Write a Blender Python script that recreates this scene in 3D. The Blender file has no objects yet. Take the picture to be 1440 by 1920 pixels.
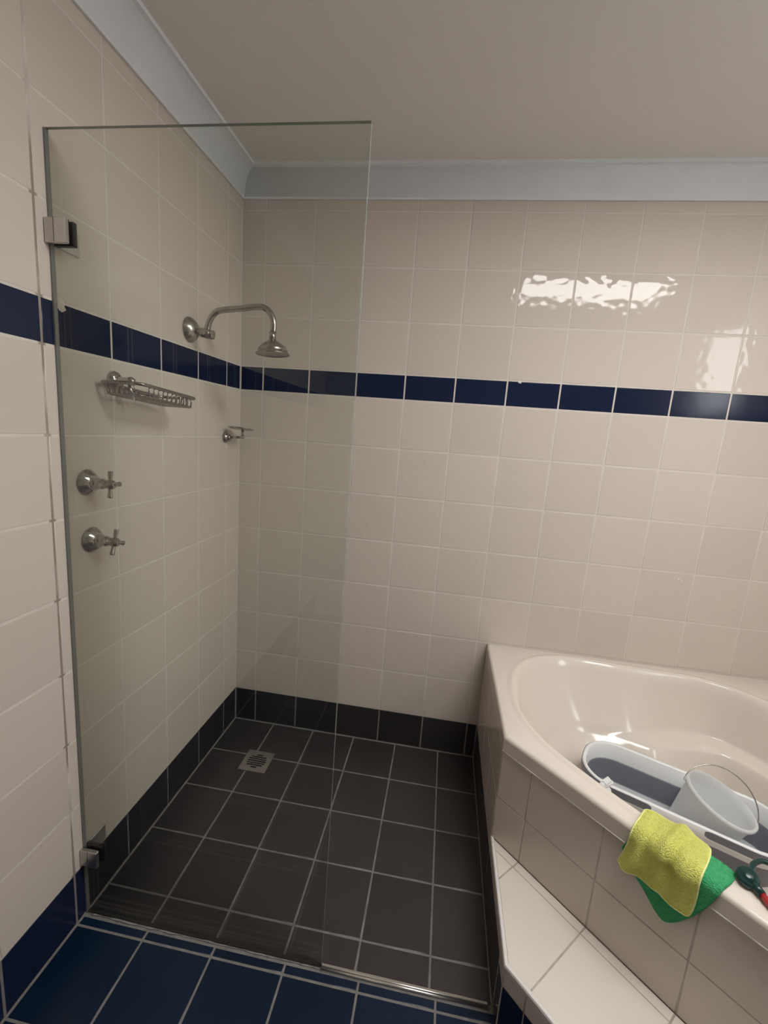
import bpy, math, random
from mathutils import Vector, Matrix
import numpy as np

random.seed(7)
scene = bpy.context.scene
COL = scene.collection
PI = math.pi
R2 = 2 ** -0.5

# ------------------------------------------------------------------ camera
cam_data = bpy.data.cameras.new('camera')
cam = bpy.data.objects.new('camera', cam_data)
COL.objects.link(cam)
cam_data.sensor_fit = 'VERTICAL'
cam_data.sensor_height = 36.0
cam_data.lens = 823.486 / 1920.0 * 36.0
cam_data.clip_start = 0.02
_right = Vector((0.98685879, 0.14432652, 0.07266068))
_up = Vector((-0.09616717, 0.16323157, 0.98188967))
_fwd = Vector((-0.12985221, 0.97597403, -0.17496599))
M = Matrix((( _right.x, _up.x, -_fwd.x, 0.8963),
            ( _right.y, _up.y, -_fwd.y, -1.8204),
            ( _right.z, _up.z, -_fwd.z, 1.4096),
            (0, 0, 0, 1)))
cam.matrix_world = M
scene.camera = cam

# ------------------------------------------------------------------ world, exposure
world = bpy.data.worlds.new('world'); scene.world = world
world.use_nodes = True
world.node_tree.nodes['Background'].inputs[0].default_value = (0.75, 0.85, 1.0, 1)
world.node_tree.nodes['Background'].inputs[1].default_value = 1.0
vs = scene.view_settings
vs.view_transform = 'Standard'; vs.look = 'None'; vs.gamma = 1.0
vs.use_curve_mapping = False
vs.exposure = 0.84
SKYLIGHT = 13.0       # radiance of the skylight diffuser
WINDOW = 6.0          # radiance of the frosted window
LAMP = 0.0

# ------------------------------------------------------------------ measures (metres)
XR = 2.50             # right wall
YF = -3.10            # wall behind the camera
ZC = 2.37             # ceiling
ZCOR = 2.2795         # underside of the cornice
ZSK = 0.163           # skirting top
TH = 0.198            # wall tile pitch, upright
ZB0 = ZSK + 7 * TH    # blue band
ZB1 = ZB0 + 0.099
YG = -0.897           # shower screen
XB = 1.143            # tiled side of the bath hob
GR = 0.0009           # grout depth

# ------------------------------------------------------------------ materials
MATS = {}
def nodes_of(m):
    m.use_nodes = True
    return m.node_tree, m.node_tree.nodes['Principled BSDF']

def mat(name, col, rough=0.5, metal=0.0, vary=0.0, bump=None, spec=0.5, noise=None, coat=0.0, speck=None):
    """plain principled material; vary = per-object tone change; bump = (scale, distance); noise = (scale, amount, colour2)"""
    m = bpy.data.materials.new(name)
    nt, b = nodes_of(m)
    L = nt.links.new
    b.inputs['Roughness'].default_value = rough
    b.inputs['Metallic'].default_value = metal
    b.inputs['Specular IOR Level'].default_value = spec
    b.inputs['Coat Weight'].default_value = coat
    b.inputs['Coat Roughness'].default_value = 0.05
    geo = nt.nodes.new('ShaderNodeNewGeometry')
    rgb = nt.nodes.new('ShaderNodeRGB'); rgb.outputs[0].default_value = (*col, 1)
    out = rgb.outputs[0]
    if noise:
        n = nt.nodes.new('ShaderNodeTexNoise'); n.inputs['Scale'].default_value = noise[0]
        n.inputs['Detail'].default_value = 5
        L(geo.outputs['Position'], n.inputs['Vector'])
        r = nt.nodes.new('ShaderNodeMapRange'); r.inputs[1].default_value = 0.35; r.inputs[2].default_value = 0.7
        r.inputs[3].default_value = 0; r.inputs[4].default_value = noise[1]
        L(n.outputs['Fac'], r.inputs[0])
        x = nt.nodes.new('ShaderNodeMix'); x.data_type = 'RGBA'
        L(r.outputs[0], x.inputs[0]); L(out, x.inputs[6]); x.inputs[7].default_value = (*noise[2], 1)
        out = x.outputs[2]
    if vary:
        oi = nt.nodes.new('ShaderNodeObjectInfo')
        r = nt.nodes.new('ShaderNodeMapRange')
        r.inputs[3].default_value = 1 - vary; r.inputs[4].default_value = 1 + vary
        L(oi.outputs['Random'], r.inputs[0])
        hv = nt.nodes.new('ShaderNodeHueSaturation')
        L(out, hv.inputs['Color']); L(r.outputs[0], hv.inputs['Value'])
        out = hv.outputs[0]
    L(out, b.inputs['Base Color'])
    if bump:
        n = nt.nodes.new('ShaderNodeTexNoise'); n.inputs['Scale'].default_value = bump[0]
        n.inputs['Detail'].default_value = bump[2] if len(bump) > 2 else 1.0
        L(geo.outputs['Position'], n.inputs['Vector'])
        bp = nt.nodes.new('ShaderNodeBump'); bp.inputs['Strength'].default_value = 1.0
        bp.inputs['Distance'].default_value = bump[1]
        L(n.outputs['Fac'], bp.inputs['Height']); L(bp.outputs[0], b.inputs['Normal'])
    MATS[name] = m
    return m

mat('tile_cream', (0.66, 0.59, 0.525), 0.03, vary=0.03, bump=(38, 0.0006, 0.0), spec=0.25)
mat('tile_navy', (0.010, 0.017, 0.048), 0.16, vary=0.10, bump=(18, 0.0003), spec=0.28)
mat('tile_black', (0.042, 0.036, 0.036), 0.36, vary=0.15, noise=(9, 0.5, (0.052, 0.045, 0.043)), bump=(180, 0.00025, 3))
mat('tile_black_skirting', (0.034, 0.029, 0.031), 0.30, vary=0.15, bump=(120, 0.0002, 3))
mat('tile_blue_floor', (0.0030, 0.0125, 0.032), 0.27, vary=0.15, noise=(6, 0.6, (0.0045, 0.018, 0.043)), bump=(90, 0.0002, 2), spec=0.32)
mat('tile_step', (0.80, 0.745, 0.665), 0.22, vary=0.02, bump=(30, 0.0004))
mat('grout_grey', (0.25, 0.235, 0.225), 0.9, noise=(30, 0.7, (0.13, 0.12, 0.115)))
mat('grout_tan', (0.52, 0.47, 0.41), 0.9, noise=(40, 0.7, (0.33, 0.28, 0.24)))
mat('strip_metal', (0.80, 0.79, 0.77), 0.28, 1.0)
mat('plaster', (0.80, 0.775, 0.74), 0.9, noise=(2.2, 0.25, (0.73, 0.705, 0.67)), bump=(160, 0.0006, 4))
mat('cornice_white', (0.80, 0.82, 0.85), 0.7, noise=(14, 0.3, (0.72, 0.74, 0.78)), bump=(120, 0.0003, 3))
mat('chrome', (0.50, 0.485, 0.46), 0.10, 1.0)
mat('chrome_worn', (0.47, 0.44, 0.41), 0.24, 1.0, noise=(90, 0.7, (0.30, 0.28, 0.26)))
mat('chrome_dark', (0.30, 0.285, 0.27), 0.16, 1.0)
mat('steel', (0.62, 0.605, 0.58), 0.34, 1.0, noise=(40, 0.4, (0.50, 0.49, 0.47)))
mat('rubber_and_dark', (0.008, 0.008, 0.008), 0.5)  # gasket rubber; also the painted dark of clamp backs and drain slots
mat('bath_acrylic', (0.76, 0.69, 0.615), 0.13, spec=0.42)
mat('silicone', (0.36, 0.36, 0.35), 0.5, noise=(60, 0.8, (0.10, 0.10, 0.11)))
mat('silicone_white', (0.80, 0.76, 0.70), 0.4)
mat('trim_white', (0.82, 0.80, 0.77), 0.3)
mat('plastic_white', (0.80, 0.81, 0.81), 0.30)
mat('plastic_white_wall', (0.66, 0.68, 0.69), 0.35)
mat('plastic_grey', (0.135, 0.14, 0.165), 0.42)
mat('green_dark', (0.006, 0.035, 0.032), 0.28)
mat('red_plastic', (0.42, 0.03, 0.035), 0.3)
mat('glass_edge', (0.22, 0.25, 0.22), 0.15)
mat('seal_grey', (0.22, 0.22, 0.20), 0.4)
mat('paint_white', (0.75, 0.74, 0.71), 0.5)
mat('wall_far', (0.34, 0.31, 0.28), 0.6)
mat('cloth_yellow', (0.93, 0.95, 0.26), 0.95, noise=(150, 0.5, (0.78, 0.76, 0.13)), bump=(380, 0.009, 2), spec=0.15)
mat('cloth_green', (0.10, 0.58, 0.25), 0.95, noise=(150, 0.5, (0.06, 0.45, 0.16)), bump=(380, 0.009, 2), spec=0.15)
mat('cloth_hem_yellow', (0.93, 0.95, 0.40), 0.9, bump=(500, 0.002, 2), spec=0.15)
mat('ink', (0.02, 0.02, 0.02), 0.5)

def grout_wall(name, stain_axis=None, stain_at=0.0):
    m = mat(name, (0.72, 0.66, 0.60), 0.8, noise=(25, 0.4, (0.62, 0.56, 0.49)))
    if stain_axis is not None:      # old brown staining in one upright joint
        nt = m.node_tree; b = nt.nodes['Principled BSDF']; L = nt.links.new
        src = b.inputs['Base Color'].links[0].from_socket
        geo = nt.nodes.new('ShaderNodeNewGeometry'); sep = nt.nodes.new('ShaderNodeSeparateXYZ')
        L(geo.outputs['Position'], sep.inputs[0])
        s = nt.nodes.new('ShaderNodeMath'); s.operation = 'SUBTRACT'; s.inputs[1].default_value = stain_at
        L(sep.outputs[stain_axis], s.inputs[0])
        a = nt.nodes.new('ShaderNodeMath'); a.operation = 'ABSOLUTE'; L(s.outputs[0], a.inputs[0])
        r = nt.nodes.new('ShaderNodeMapRange'); r.inputs[1].default_value = 0.006; r.inputs[2].default_value = 0.012
        r.inputs[3].default_value = 1; r.inputs[4].default_value = 0; L(a.outputs[0], r.inputs[0])
        n = nt.nodes.new('ShaderNodeTexNoise'); n.inputs['Scale'].default_value = 7; L(geo.outputs['Position'], n.inputs[0])
        r2 = nt.nodes.new('ShaderNodeMapRange'); r2.inputs[1].default_value = 0.3; r2.inputs[2].default_value = 0.55
        L(n.outputs[0], r2.inputs[0])
        mu = nt.nodes.new('ShaderNodeMath'); mu.operation = 'MULTIPLY'; L(r.outputs[0], mu.inputs[0]); L(r2.outputs[0], mu.inputs[1])
        x = nt.nodes.new('ShaderNodeMix'); x.data_type = 'RGBA'
        L(mu.outputs[0], x.inputs[0]); L(src, x.inputs[6]); x.inputs[7].default_value = (0.30, 0.25, 0.20, 1)
        L(x.outputs[2], b.inputs['Base Color'])
    return m
grout_wall('grout_wall'); grout_wall('grout_wall_stained', 1, -0.932)

def glass_mat(name, tint, f0=0.04, rough=0.0):
    """clear sheet: tinted transparency with a mirror reflection that grows towards grazing view (Schlick)"""
    m = bpy.data.materials.new(name); m.use_nodes = True
    nt = m.node_tree; nt.nodes.clear(); L = nt.links.new
    out = nt.nodes.new('ShaderNodeOutputMaterial')
    tr = nt.nodes.new('ShaderNodeBsdfTransparent'); tr.inputs[0].default_value = (*tint, 1)
    gl = nt.nodes.new('ShaderNodeBsdfGlossy'); gl.inputs['Roughness'].default_value = rough
    gl.inputs[0].default_value = (1, 1, 1, 1)
    geo = nt.nodes.new('ShaderNodeNewGeometry')
    dot = nt.nodes.new('ShaderNodeVectorMath'); dot.operation = 'DOT_PRODUCT'
    L(geo.outputs['Incoming'], dot.inputs[0]); L(geo.outputs['Normal'], dot.inputs[1])
    def math_(op, a, b=None):
        n = nt.nodes.new('ShaderNodeMath'); n.operation = op
        for i, v in enumerate((a, b)):
            if v is None: continue
            if isinstance(v, (int, float)): n.inputs[i].default_value = v
            else: L(v, n.inputs[i])
        return n.outputs[0]
    c = math_('ABSOLUTE', dot.outputs['Value'])
    p = math_('POWER', math_('SUBTRACT', 1.0, c), 5.0)
    fac = math_('ADD', math_('MULTIPLY', p, 1 - f0), f0)
    mix = nt.nodes.new('ShaderNodeMixShader')
    L(fac, mix.inputs[0]); L(tr.outputs[0], mix.inputs[1]); L(gl.outputs[0], mix.inputs[2])
    L(mix.outputs[0], out.inputs[0])
    MATS[name] = m
glass_mat('screen_glass', (0.935, 0.955, 0.935))

def emit_mat(name, col, strength, grad=None):
    m = bpy.data.materials.new(name); m.use_nodes = True
    nt = m.node_tree; nt.nodes.clear()
    o = nt.nodes.new('ShaderNodeOutputMaterial'); e = nt.nodes.new('ShaderNodeEmission')
    e.inputs[0].default_value = (*col, 1); e.inputs[1].default_value = strength
    nt.links.new(e.outputs[0], o.inputs[0]); MATS[name] = m
emit_mat('skylight_diffuser', (1.0, 0.985, 0.96), SKYLIGHT)
emit_mat('window_daylight', (0.97, 0.99, 1.0), WINDOW)

def plastic_clear():
    m = bpy.data.materials.new('bucket_plastic'); m.use_nodes = True
    nt = m.node_tree; b = nt.nodes['Principled BSDF']; L = nt.links.new
    b.inputs['Base Color'].default_value = (0.92, 0.93, 0.93, 1); b.inputs['Roughness'].default_value = 0.35
    tr = nt.nodes.new('ShaderNodeBsdfTransparent'); tr.inputs[0].default_value = (0.93, 0.95, 0.97, 1)
    tl = nt.nodes.new('ShaderNodeBsdfTranslucent'); tl.inputs[0].default_value = (0.85, 0.87, 0.88, 1)
    m1 = nt.nodes.new('ShaderNodeMixShader'); m1.inputs[0].default_value = 0.35
    m2 = nt.nodes.new('ShaderNodeMixShader'); m2.inputs[0].default_value = 0.22
    out = nt.nodes['Material Output']
    L(b.outputs[0], m1.inputs[1]); L(tl.outputs[0], m1.inputs[2])
    L(m1.outputs[0], m2.inputs[1]); L(tr.outputs[0], m2.inputs[2]); L(m2.outputs[0], out.inputs[0])
    MATS['bucket_plastic'] = m
plastic_clear()

# ------------------------------------------------------------------ helpers
def tag(o, label=None, cat=None, group=None, kind=None):
    if label: o['label'] = label
    if cat: o['category'] = cat
    if group: o['group'] = group
    if kind: o['kind'] = kind
    return o

def link(name, mesh, parent=None, loc=(0, 0, 0), rot=(0, 0, 0)):
    o = bpy.data.objects.new(name, mesh)
    COL.objects.link(o); o.location = loc; o.rotation_euler = rot
    if parent is not None: o.parent = parent
    return o

def mk(name, verts, faces, m, smooth=False, mats=None, fm=None):
    me = bpy.data.meshes.new(name)
    me.from_pydata([tuple(v) for v in verts], [], faces)
    for mm in (mats or [m]): me.materials.append(MATS[mm])
    if fm: me.polygons.foreach_set('material_index', fm)
    if smooth is True: me.polygons.foreach_set('use_smooth', [True] * len(me.polygons))
    elif smooth: me.polygons.foreach_set('use_smooth', smooth)
    me.update()
    return me

class MB:
    """collects shapes in world space for one mesh"""
    def __init__(s): s.v = []; s.f = []; s.sm = []
    def add(s, vs, fs, smooth=False):
        n = len(s.v); s.v += [tuple(v) for v in vs]; s.f += [tuple(i + n for i in f) for f in fs]
        s.sm += [smooth] * len(fs); return s
    def box(s, lo, hi, ch=0.0):
        x0, y0, z0 = lo; x1, y1, z1 = hi
        if ch <= 0:
            v = [(x, y, z) for z in (z0, z1) for y in (y0, y1) for x in (x0, x1)]
            return s.add(v, [(0, 2, 3, 1), (4, 5, 7, 6), (0, 1, 5, 4), (2, 6, 7, 3), (0, 4, 6, 2), (1, 3, 7, 5)])
        c = ch      # chamfered on all edges: 24 verts
        v = []; idx = {}
        for sx in (0, 1):
            for sy in (0, 1):
                for sz in (0, 1):
                    X, Y, Z = (x0, x1)[sx], (y0, y1)[sy], (z0, z1)[sz]
                    dx, dy, dz = (c, -c)[sx], (c, -c)[sy], (c, -c)[sz]
                    for a, p in (('x', (X, Y + dy, Z + dz)), ('y', (X + dx, Y, Z + dz)), ('z', (X + dx, Y + dy, Z))):
                        idx[(sx, sy, sz, a)] = len(v); v.append(p)
        I = lambda sx, sy, sz, a: idx[(sx, sy, sz, a)]
        f = []
        for k in (0, 1):
            q = [I(k, 0, 0, 'x'), I(k, 1, 0, 'x'), I(k, 1, 1, 'x'), I(k, 0, 1, 'x')]; f.append(q if k else q[::-1])
            q = [I(0, k, 0, 'y'), I(0, k, 1, 'y'), I(1, k, 1, 'y'), I(1, k, 0, 'y')]; f.append(q if k else q[::-1])
            q = [I(0, 0, k, 'z'), I(1, 0, k, 'z'), I(1, 1, k, 'z'), I(0, 1, k, 'z')]; f.append(q if k else q[::-1])
        cen = Vector(((x0 + x1) / 2, (y0 + y1) / 2, (z0 + z1) / 2))
        extra = []
        for a in (0, 1):
            for b in (0, 1):
                extra.append([I(a, b, 0, 'x'), I(a, b, 1, 'x'), I(a, b, 1, 'y'), I(a, b, 0, 'y')])
                extra.append([I(a, 0, b, 'x'), I(a, 1, b, 'x'), I(a, 1, b, 'z'), I(a, 0, b, 'z')])
                extra.append([I(0, a, b, 'y'), I(1, a, b, 'y'), I(1, a, b, 'z'), I(0, a, b, 'z')])
        for a in (0, 1):
            for b in (0, 1):
                for d in (0, 1): extra.append([I(a, b, d, 'x'), I(a, b, d, 'y'), I(a, b, d, 'z')])
        for q in extra:
            p = [Vector(v[i]) for i in q]
            nrm = (p[1] - p[0]).cross(p[2] - p[0]); mid = sum(p, Vector()) / len(p)
            f.append(q if nrm.dot(mid - cen) > 0 else q[::-1])
        return s.add(v, f)
    def lathe(s, prof, org, ax, n=28, cap0=True, cap1=True, smooth=True):
        """prof = [(radius, height)] turned about the axis ax through org"""
        a = Vector(ax).normalized(); t = Vector((0, 0, 1)) if abs(a.z) < 0.9 else Vector((1, 0, 0))
        u = a.cross(t).normalized(); w = a.cross(u).normalized(); o = Vector(org)
        v = []
        for r, h in prof:
            for k in range(n):
                an = 2 * PI * k / n
                v.append(o + a * h + (u * math.cos(an) + w * math.sin(an)) * r)
        f = []
        for i in range(len(prof) - 1):
            for k in range(n):
                k2 = (k + 1) % n
                f.append((i * n + k, i * n + k2, (i + 1) * n + k2, (i + 1) * n + k))
        s.add(v, f, smooth)
        b = len(s.v) - len(v)
        if cap0 and prof[0][0] > 1e-6: s.f.append(tuple(b + k for k in reversed(range(n)))); s.sm.append(False)
        if cap1 and prof[-1][0] > 1e-6: s.f.append(tuple(b + (len(prof) - 1) * n + k for k in range(n))); s.sm.append(False)
        return s
    def tube(s, pts, r, n=12, closed=False, cap=True):
        P = [Vector(p) for p in pts]; N = len(P)
        rr = r if isinstance(r, (list, tuple)) else [r] * N
        tg = []
        for i in range(N):
            a = P[(i - 1) % N] if (closed or i > 0) else P[i]; b = P[(i + 1) % N] if (closed or i < N - 1) else P[i]
            tg.append((b - a).normalized())
        t0 = tg[0]; h = Vector((0, 0, 1)) if abs(t0.z) < 0.9 else Vector((1, 0, 0))
        u = t0.cross(h).normalized(); v = []
        for i in range(N):
            u = (u - tg[i] * u.dot(tg[i])).normalized(); w = tg[i].cross(u)
            for k in range(n):
                an = 2 * PI * k / n; v.append(P[i] + (u * math.cos(an) + w * math.sin(an)) * rr[i])
        f = []
        for i in range(N if closed else N - 1):
            j = (i + 1) % N
            for k in range(n):
                k2 = (k + 1) % n; f.append((i * n + k, i * n + k2, j * n + k2, j * n + k))
        s.add(v, f, True)
        b = len(s.v) - len(v)
        if cap and not closed:
            s.f.append(tuple(b + k for k in reversed(range(n)))); s.sm.append(False)
            s.f.append(tuple(b + (N - 1) * n + k for k in range(n))); s.sm.append(False)
        return s
    def build(s, name, m, parent=None, org=(0, 0, 0)):
        o = Vector(org)
        return link(name, mk(name, [Vector(v) - o for v in s.v], s.f, m, s.sm), parent)

def empty(name, loc):
    o = bpy.data.objects.new(name, None); COL.objects.link(o); o.location = loc; o.empty_display_size = 0.05
    return o

def catmull(pts, n=8, closed=False):
    P = [Vector(p) for p in pts]; N = len(P); out = []
    rng = range(N if closed else N - 1)
    for i in rng:
        if closed: a, b, c, d = P[i - 1], P[i], P[(i + 1) % N], P[(i + 2) % N]
        else: a, b, c, d = P[max(i - 1, 0)], P[i], P[i + 1], P[min(i + 2, N - 1)]
        for k in range(n):
            t = k / n
            out.append(0.5 * ((2 * b) + (c - a) * t + (2 * a - 5 * b + 4 * c - d) * t * t + (3 * b - a - 3 * c + d) * t ** 3))
    if not closed: out.append(P[-1])
    return out

# ---- tiles
TILES = {}
def tile_mesh(w, h, m, bev=0.0016):
    """face lies in local XY at z = 0, size w x h from the corner; softly rounded edge"""
    key = (round(w, 4), round(h, 4), m, bev)
    if key in TILES: return TILES[key]
    b = bev; T = 0.007
    rings = [(0.0, -T), (0.0, -b * 0.9), (b * 0.35, -b * 0.3), (b, 0.0)]
    v = []
    for i, z in rings: v += [(i, i, z), (w - i, i, z), (w - i, h - i, z), (i, h - i, z)]
    f = []; sm = []
    for r in range(3):
        for k in range(4):
            k2 = (k + 1) % 4; f.append((r * 4 + k, r * 4 + k2, r * 4 + 4 + k2, r * 4 + 4 + k)); sm.append(r > 0)
    f.append((12, 13, 14, 15)); sm.append(False)
    TILES[key] = mk('tile', v, f, m, sm)
    return TILES[key]

FRAMES = {  # origin builder, rotation: local x -> u, local y -> v, face normal into the room
    'back':  (lambda u, v: (u, 0, v), (PI / 2, 0, 0)),
    'left':  (lambda u, v: (0, u, v), (PI / 2, 0, PI / 2)),
    'right': (lambda u, v: (XR, -u, v), (PI / 2, 0, -PI / 2)),
    'floor': (lambda u, v: (u, v, 0), (0, 0, 0)),
    'side':  (lambda u, v: (XB, -u, v), (PI / 2, 0, -PI / 2)),
}
def put_tiles(parent, frame, us, vs, m, name, gap=0.0045, skip=None, jit=0.0003, bev=0.0022):
    place, rot = FRAMES[frame]
    for i in range(len(us) - 1):
        for j in range(len(vs) - 1):
            a, b, c, d = us[i], us[i + 1], vs[j], vs[j + 1]
            if b - a < gap * 1.5 or d - c < gap * 1.5: continue
            if skip and skip((a + b) / 2, (c + d) / 2, a, b, c, d): continue
            w, h = b - a - gap, d - c - gap
            o = link(name, tile_mesh(w, h, m, bev), parent, place(a + gap / 2, c + gap / 2), rot)
            # every tile is set a hair out of true, as laid by hand
            o.rotation_euler = (rot[0] + random.uniform(-1, 1) * jit * 3, rot[1] + random.uniform(-1, 1) * jit, rot[2] + random.uniform(-1, 1) * jit * 3)

def joints(first, pitch, lo, hi):
    j = [lo]; x = first
    while x < hi - 0.004:
        if x > lo + 0.004: j.append(x)
        x += pitch
    j.append(hi); return j

def poly_prism(poly, z0, z1, bev=0.0015):
    """convex polygon (counter-clockwise) with a softened top edge"""
    n = len(poly); P = [Vector((p[0], p[1])) for p in poly]
    def inset(d):
        out = []
        for i in range(n):
            a, b, c = P[i - 1], P[i], P[(i + 1) % n]
            e1 = (b - a).normalized(); e2 = (c - b).normalized()
            n1 = Vector((-e1.y, e1.x)); n2 = Vector((-e2.y, e2.x))
            k = 1 + n1.dot(n2)
            out.append(b + (n1 + n2) * (d / max(k, 0.2)))
        return out
    rings = [(0, z0), (0, z1 - bev), (bev * 0.35, z1 - bev * 0.3), (bev, z1)]
    v = []
    for d, z in rings: v += [(p.x, p.y, z) for p in inset(d)]
    f = [tuple(reversed(range(n)))]
    for r in range(3):
        for k in range(n):
            k2 = (k + 1) % n; f.append((r * n + k, r * n + k2, r * n + n + k2, r * n + n + k))
    f.append(tuple(range(3 * n, 4 * n)))
    return v, f

# ================================================================== THE ROOM
zv = [0.0, ZSK] + [ZSK + TH * k for k in range(1, 8)] + [ZB1] + [ZB1 + TH * k for k in (1, 2, 3)] + [ZCOR + 0.01]
z_mid = zv[1:9]; z_band = zv[8:10]; z_top = zv[9:]

wall_back = MB().box((-0.12, GR, -0.1), (XR + 0.12, 0.12, ZC + 0.02)).build('wall_back', 'grout_wall')
tag(wall_back, 'cream tiled back wall of the shower and bath with navy band', kind='structure')
ub = joints(0.1008, 0.2, 0.0015, XR)
put_tiles(wall_back, 'back', ub, z_mid, 'tile_cream', 'wall_tile')
put_tiles(wall_back, 'back', ub, z_band, 'tile_navy', 'band_tile')
put_tiles(wall_back, 'back', ub, z_top, 'tile_cream', 'wall_tile')
put_tiles(wall_back, 'back', [u for u in ub if u < XB] + [XB], [0.001, ZSK], 'tile_black_skirting', 'skirting_tile')

MB().box((0.0, GR - 0.0003, 0.0), (XB, 0.006, ZSK - 0.001)).build('skirting_grout', 'grout_grey', wall_back)
wall_left = MB().box((-0.12, YF - 0.12, -0.1), (-GR, GR, ZC + 0.02)).build('wall_left', 'grout_wall_stained')
tag(wall_left, 'cream tiled wall carrying the shower fittings', kind='structure')
ul = [-u for u in joints(0.1149, 0.2042, 0.0015, -YF)][::-1]
put_tiles(wall_left, 'left', ul, z_mid, 'tile_cream', 'wall_tile')
put_tiles(wall_left, 'left', ul, z_band, 'tile_navy', 'band_tile')
put_tiles(wall_left, 'left', ul, z_top, 'tile_cream', 'wall_tile')
put_tiles(wall_left, 'left', [YG] + [u for u in ul if u > YG], [0.001, ZSK], 'tile_black_skirting', 'skirting_tile')
put_tiles(wall_left, 'left', [u for u in ul if u < YG] + [YG], [0.001, ZSK], 'tile_navy', 'skirting_tile')

MB().box((-0.006, YF, 0.0), (-GR + 0.0003, 0.0, ZSK - 0.001)).build('skirting_grout', 'grout_grey', wall_left)
# right wall with a frosted window
WY0, WY1, WZ0, WZ1 = 1.02, 1.50, 1.66, 2.20
m_ = MB()
m_.box((XR + GR, YF - 0.12, -0.1), (XR + 0.12, 0.12, WZ0)); m_.box((XR + GR, YF - 0.12, WZ1), (XR + 0.12, 0.12, ZC + 0.02))
m_.box((XR + GR, -WY0, WZ0), (XR + 0.12, 0.12, WZ1)); m_.box((XR + GR, YF - 0.12, WZ0), (XR + 0.12, -WY1, WZ1))
wall_right = m_.build('wall_right', 'grout_wall')
tag(wall_right, 'cream tiled wall with a frosted window beside the bath', kind='structure')
ur = sorted(joints(0.12, 0.2, 0.0015, -YF) + [WY0, WY1])
def in_win(u, v, a, b, c, d): return a < WY1 - 1e-4 and b > WY0 + 1e-4 and c < WZ1 - 1e-4 and d > WZ0 + 1e-4
put_tiles(wall_right, 'right', ur, z_mid, 'tile_cream', 'wall_tile', skip=in_win)
put_tiles(wall_right, 'right', ur, z_band, 'tile_navy', 'band_tile', skip=in_win)
put_tiles(wall_right, 'right', ur, z_top, 'tile_cream', 'wall_tile', skip=in_win)
put_tiles(wall_right, 'right', ur, [0.001, ZSK], 'tile_navy', 'skirting_tile', skip=lambda u, v, a, b, c, d: u < 1.35)
win = MB()
for lo, hi in (((-WY1 - 0.02, WZ0 - 0.02), (-WY1 + 0.03, WZ1 + 0.02)), ((-WY0 - 0.03, WZ0 - 0.02), (-WY0 + 0.02, WZ1 + 0.02)),
               ((-WY1 + 0.03, WZ0 - 0.02), (-WY0 - 0.03, WZ0 + 0.03)), ((-WY1 + 0.03, WZ1 - 0.03), (-WY0 - 0.03, WZ1 + 0.02))):
    win.box((XR - 0.004, lo[0], lo[1]), (XR + 0.06, hi[0], hi[1]), 0.002)
window_1 = win.build('window_1', 'paint_white')
tag(window_1, 'small frosted window high above the bath', kind='structure')
MB().box((XR + 0.03, -WY1 + 0.028, WZ0 + 0.028), (XR + 0.036, -WY0 - 0.028, WZ1 - 0.028)).build('pane', 'window_daylight', window_1)

wall_front = MB().box((-0.12, YF - 0.12, -0.1), (XR + 0.12, YF, ZC + 0.02)).build('wall_front', 'wall_far')
tag(wall_front, 'painted wall behind the viewer', kind='structure')

# floor: black tiles in the shower, blue outside
floor = MB().box((-0.12, YF - 0.12, -0.12), (XR + 0.12, 0.12, -GR)).build('floor', 'grout_grey')
tag(floor, 'tiled floor, charcoal in the shower and navy outside', kind='structure')
ufl = [0.001] + [0.1964 + 0.1967 * k for k in range(5)] + [XB]
vfl = [YG] + [-(0.2145 + 0.2006 * k) for k in range(4)][::-1] + [-0.001]
put_tiles(floor, 'floor', ufl, vfl, 'tile_black', 'floor_tile', gap=0.0045, jit=0.0002)
ubl = joints(0.2, 0.2, 0.001, XR)
vbl = [YF] + [-0.9335 - 0.2045 * k for k in range(11)][::-1] + [-0.909]
vbl = [v for v in vbl if v >= YF]
def under_bath(u, v, a, b, c, d): return a > XB and c > -1.36 + 0.01 and (a + c) > 0.19
put_tiles(floor, 'floor', ubl, vbl, 'tile_blue_floor', 'floor_tile', gap=0.0045, skip=under_bath, jit=0.0002)

# ceiling with the skylight opening
SX0, SX1, SY0, SY1 = 1.24, 2.10, -1.47, -1.03
m_ = MB()
m_.box((-0.12, SY1, ZC), (XR + 0.12, 0.12, ZC + 0.1)); m_.box((-0.12, YF - 0.12, ZC), (XR + 0.12, SY0, ZC + 0.1))
m_.box((-0.12, SY0, ZC), (SX0, SY1, ZC + 0.1)); m_.box((SX1, SY0, ZC), (XR + 0.12, SY1, ZC + 0.1))
ceiling = m_.build('ceiling', 'plaster'); tag(ceiling, 'grey white plaster ceiling', kind='structure')
fr = MB()
for lo, hi in (((SX0 - 0.03, SY0 - 0.03), (SX1 + 0.03, SY0 + 0.004)), ((SX0 - 0.03, SY1 - 0.004), (SX1 + 0.03, SY1 + 0.03)),
               ((SX0 - 0.03, SY0 + 0.004), (SX0 + 0.004, SY1 - 0.004)), ((SX1 - 0.004, SY0 + 0.004), (SX1 + 0.03, SY1 - 0.004))):
    fr.box((lo[0], lo[1], ZC - 0.012), (hi[0], hi[1], ZC + 0.03), 0.003)
window_2 = fr.build('window_2', 'paint_white'); tag(window_2, 'rectangular skylight in the ceiling above the bath', kind='structure')
MB().box((SX0 + 0.003, SY0 + 0.003, ZC + 0.012), (SX1 - 0.003, SY1 - 0.003, ZC + 0.018)).build('diffuser', 'skylight_diffuser', window_2)

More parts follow.
